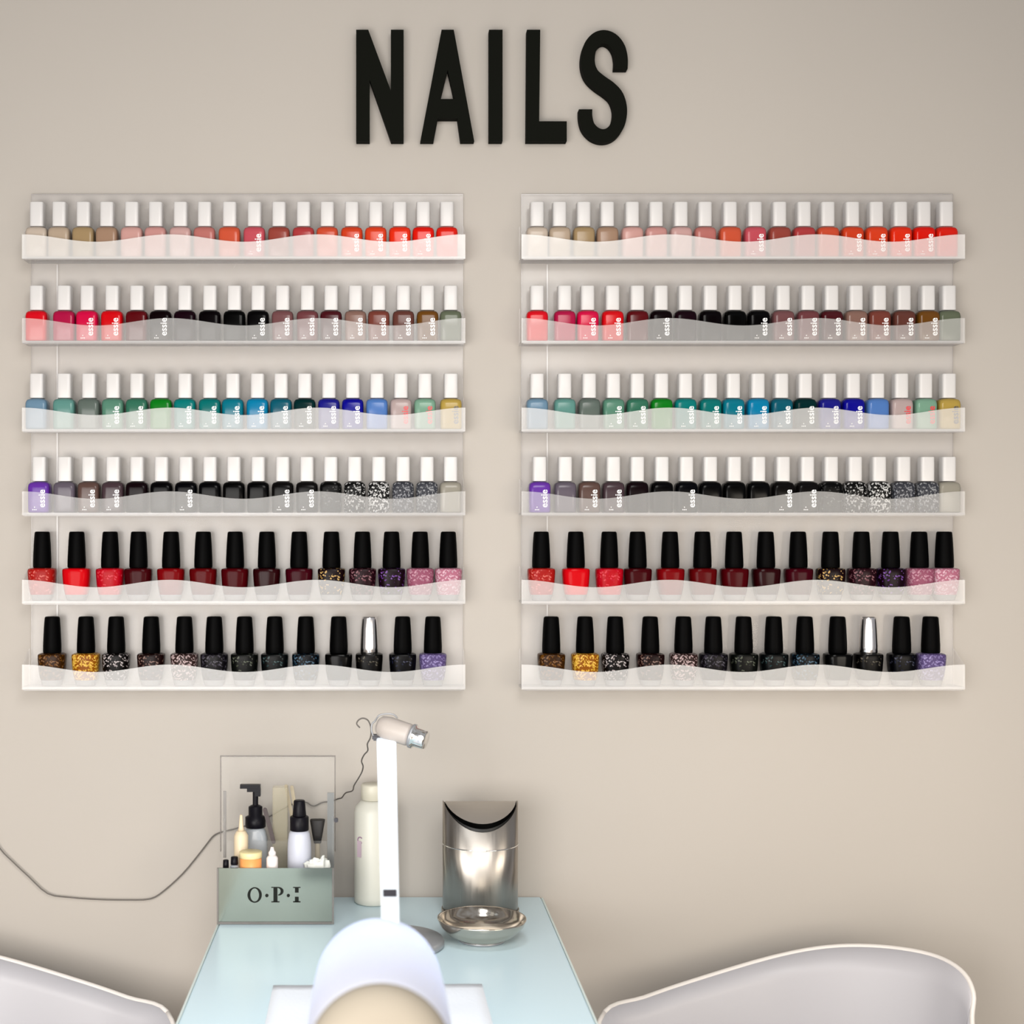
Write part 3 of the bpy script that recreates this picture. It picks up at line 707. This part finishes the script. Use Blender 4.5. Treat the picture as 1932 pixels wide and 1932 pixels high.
# ------------------------------------------------------------------ chairs
def chair(sgn, label):
    cx0 = .005
    P0 = [W(1140, 1912, 1.68), W(1215, 1884, 1.70), W(1300, 1855, 1.71), W(1450, 1810, 1.72), W(1560, 1789, 1.71), W(1660, 1788, 1.69), W(1755, 1803, 1.66), W(1812, 1832, 1.63), W(1836, 1875, 1.61), W(1834, 1932, 1.60)]
    loop = [Vector(p) for p in P0]
    loop += [Vector((.655, -.235, .615)), Vector((.650, -.30, .585)), Vector((.62, -.40, .565)), Vector((.56, -.475, .56)), Vector((.47, -.50, .56)), Vector((.37, -.475, .57)), Vector((.29, -.40, .575)), Vector((.245, -.29, .58)), Vector((.240, -.18, .60))]
    if sgn < 0: loop = [Vector((2*cx0-p.x, p.y, p.z)) for p in loop]
    # keep clear of the table end
    lp_ = catmull(loop, 5, True)
    c = Vector((sgn*.445+(cx0 if sgn < 0 else 0), -.285, 0))
    r = empty('tub_chair', (c.x, c.y, 0), label, 'chair', 'white tub chairs at the manicure table')
    bm = bmesh.new(); rings = []
    prof = [(1, 1), (.975, .9), (.95, .78), (.92, .62), (.89, .45), (.85, .28), (.78, .14), (.66, .05), (.45, .0), (.2, -.01)]
    zs_ = .44
    for f, g in prof:
        rings.append([bm.verts.new((c.x+(p.x-c.x)*f-c.x, c.y+(p.y-c.y)*f-c.y, zs_+(p.z-zs_)*g)) for p in lp_])
    n = len(lp_)
    for A, B in zip(rings, rings[1:]):
        for i in range(n): bm.faces.new((A[i], A[(i+1)%n], B[(i+1)%n], B[i]))
    bm.faces.new(rings[-1])
    bmesh.ops.recalc_face_normals(bm, faces=bm.faces)
    sh = obj('seat_shell', bm, M['shell'], r, smooth=True)
    so = sh.modifiers.new('thickness', 'SOLIDIFY'); so.thickness = .007; so.offset = 0
    pl = [Vector((p.x-c.x, p.y-c.y, p.z+.001)) for p in lp_]; pl += pl[:1]
    obj('rim', tube_bm(pl, .0030, 10), M['shell_rim_highlight'], r, smooth=True)
    for sx in (-1, 1):
        for sy in (-1, 1):
            obj('leg', tube_bm([(sx*.10, sy*.10, .436), (sx*.17, sy*.17, .0)], .011, 14, taper=.7), M['chair_leg'], r, smooth=True)
    obj('seat_mount', boxbm(-.12, .12, -.12, .12, .415, .4315, bev=.004), M['grey_metal'], r)
    return r
chair(1, 'white moulded tub chair to the right of the manicure table')
chair(-1, 'white moulded tub chair to the left of the manicure table')

# ------------------------------------------------------------------ light
def area(name, loc, target, size, power, col, sy=None):
    l = bpy.data.lights.new(name, 'AREA'); l.energy = power; l.color = col; l.size = size
    if sy: l.shape = 'RECTANGLE'; l.size_y = sy
    o = bpy.data.objects.new(name, l); C.objects.link(o); o.location = loc
    o.rotation_euler = (Vector(target)-Vector(loc)).to_track_quat('-Z', 'Y').to_euler(); return o
area('ceiling_light', (.2, -1.7, 1.85), (-.05, 0, .55), .6, 14, (1, .97, .93))
area('window_light', (-.55, -1.8, 1.0), (-.05, 0, .75), .9, 24, (1, .975, .95))  # added soft light in front of the racks, no real window there
area('low_warm_light', (.1, -1.7, .65), (0, 0, .6), 1.4, 12, (1, .90, .80))
d_ = area('table_downlight', (0, -.75, 2.2), (0, -.65, .75), .3, .8, (.95, .98, 1)); d_.data.spread = math.radians(50)  # added unseen light that brightens the table and lamp arm
a_ = area('right_wall_fill', (.95, -1.25, .98), (.50, 0, .86), .5, 2.3, (1, .90, .77)); a_.data.spread = math.radians(95)  # added unseen light, warms the lower right wall and chair
a_ = area('left_wall_wash', (-.9, -1.25, .95), (-.42, 0, .82), .5, .9, (1, .90, .78)); a_.data.spread = math.radians(95)  # added unseen light, warms the lower left wall
pl_ = bpy.data.lights.new('lamp_bulb_light', 'POINT'); pl_.energy = .30; pl_.color = (.70, .86, 1); pl_.shadow_soft_size = .012
po = bpy.data.objects.new('lamp_bulb_light', pl_); C.objects.link(po); po.location = n0+(n1-n0)*.12

w = bpy.data.worlds.new('room'); bpy.context.scene.world = w; w.use_nodes = True; nt = w.node_tree
bg = nt.nodes['Background']; tc = nt.nodes.new('ShaderNodeTexCoord'); mp = nt.nodes.new('ShaderNodeMapping'); mp.inputs['Scale'].default_value = (1, 1, .25)
n = nt.nodes.new('ShaderNodeTexNoise'); n.inputs['Scale'].default_value = 3.2; n.inputs['Detail'].default_value = 3
r = nt.nodes.new('ShaderNodeValToRGB'); e = r.color_ramp.elements
e[0].position = .38; e[0].color = (.20, .16, .12, 1); e[1].position = .66; e[1].color = (1.0, 1.02, 1.08, 1)
x = e.new(.5); x.color = (.62, .58, .55, 1)
nt.links.new(tc.outputs['Generated'], mp.inputs['Vector']); nt.links.new(mp.outputs['Vector'], n.inputs['Vector']); nt.links.new(n.outputs['Fac'], r.inputs['Fac']); nt.links.new(r.outputs['Color'], bg.inputs['Color'])
bg.inputs['Strength'].default_value = .46

# ------------------------------------------------------------------ camera
cam = bpy.data.cameras.new('camera'); co = bpy.data.objects.new('camera', cam); C.objects.link(co)
co.location = (0, -D, CZ); co.rotation_euler = (PI/2, 0, 0)
cam.sensor_width = 36; cam.lens = 36*F/1932; cam.shift_x = (966-CX)/1932; cam.shift_y = (CY-966)/1932
cam.dof.use_dof = True; cam.dof.focus_distance = 1.765; cam.dof.aperture_fstop = 6.5; cam.clip_start = .02
bpy.context.scene.camera = co
sc = bpy.context.scene
sc.view_settings.view_transform = 'Standard'; sc.view_settings.look = 'None'; sc.view_settings.exposure = 0; sc.view_settings.gamma = 1
try: sc.cycles.use_denoising = True
except Exception: pass
sc.cycles.transparent_max_bounces = 16
sc.cycles.adaptive_threshold = .025
sc.cycles.max_bounces = 8
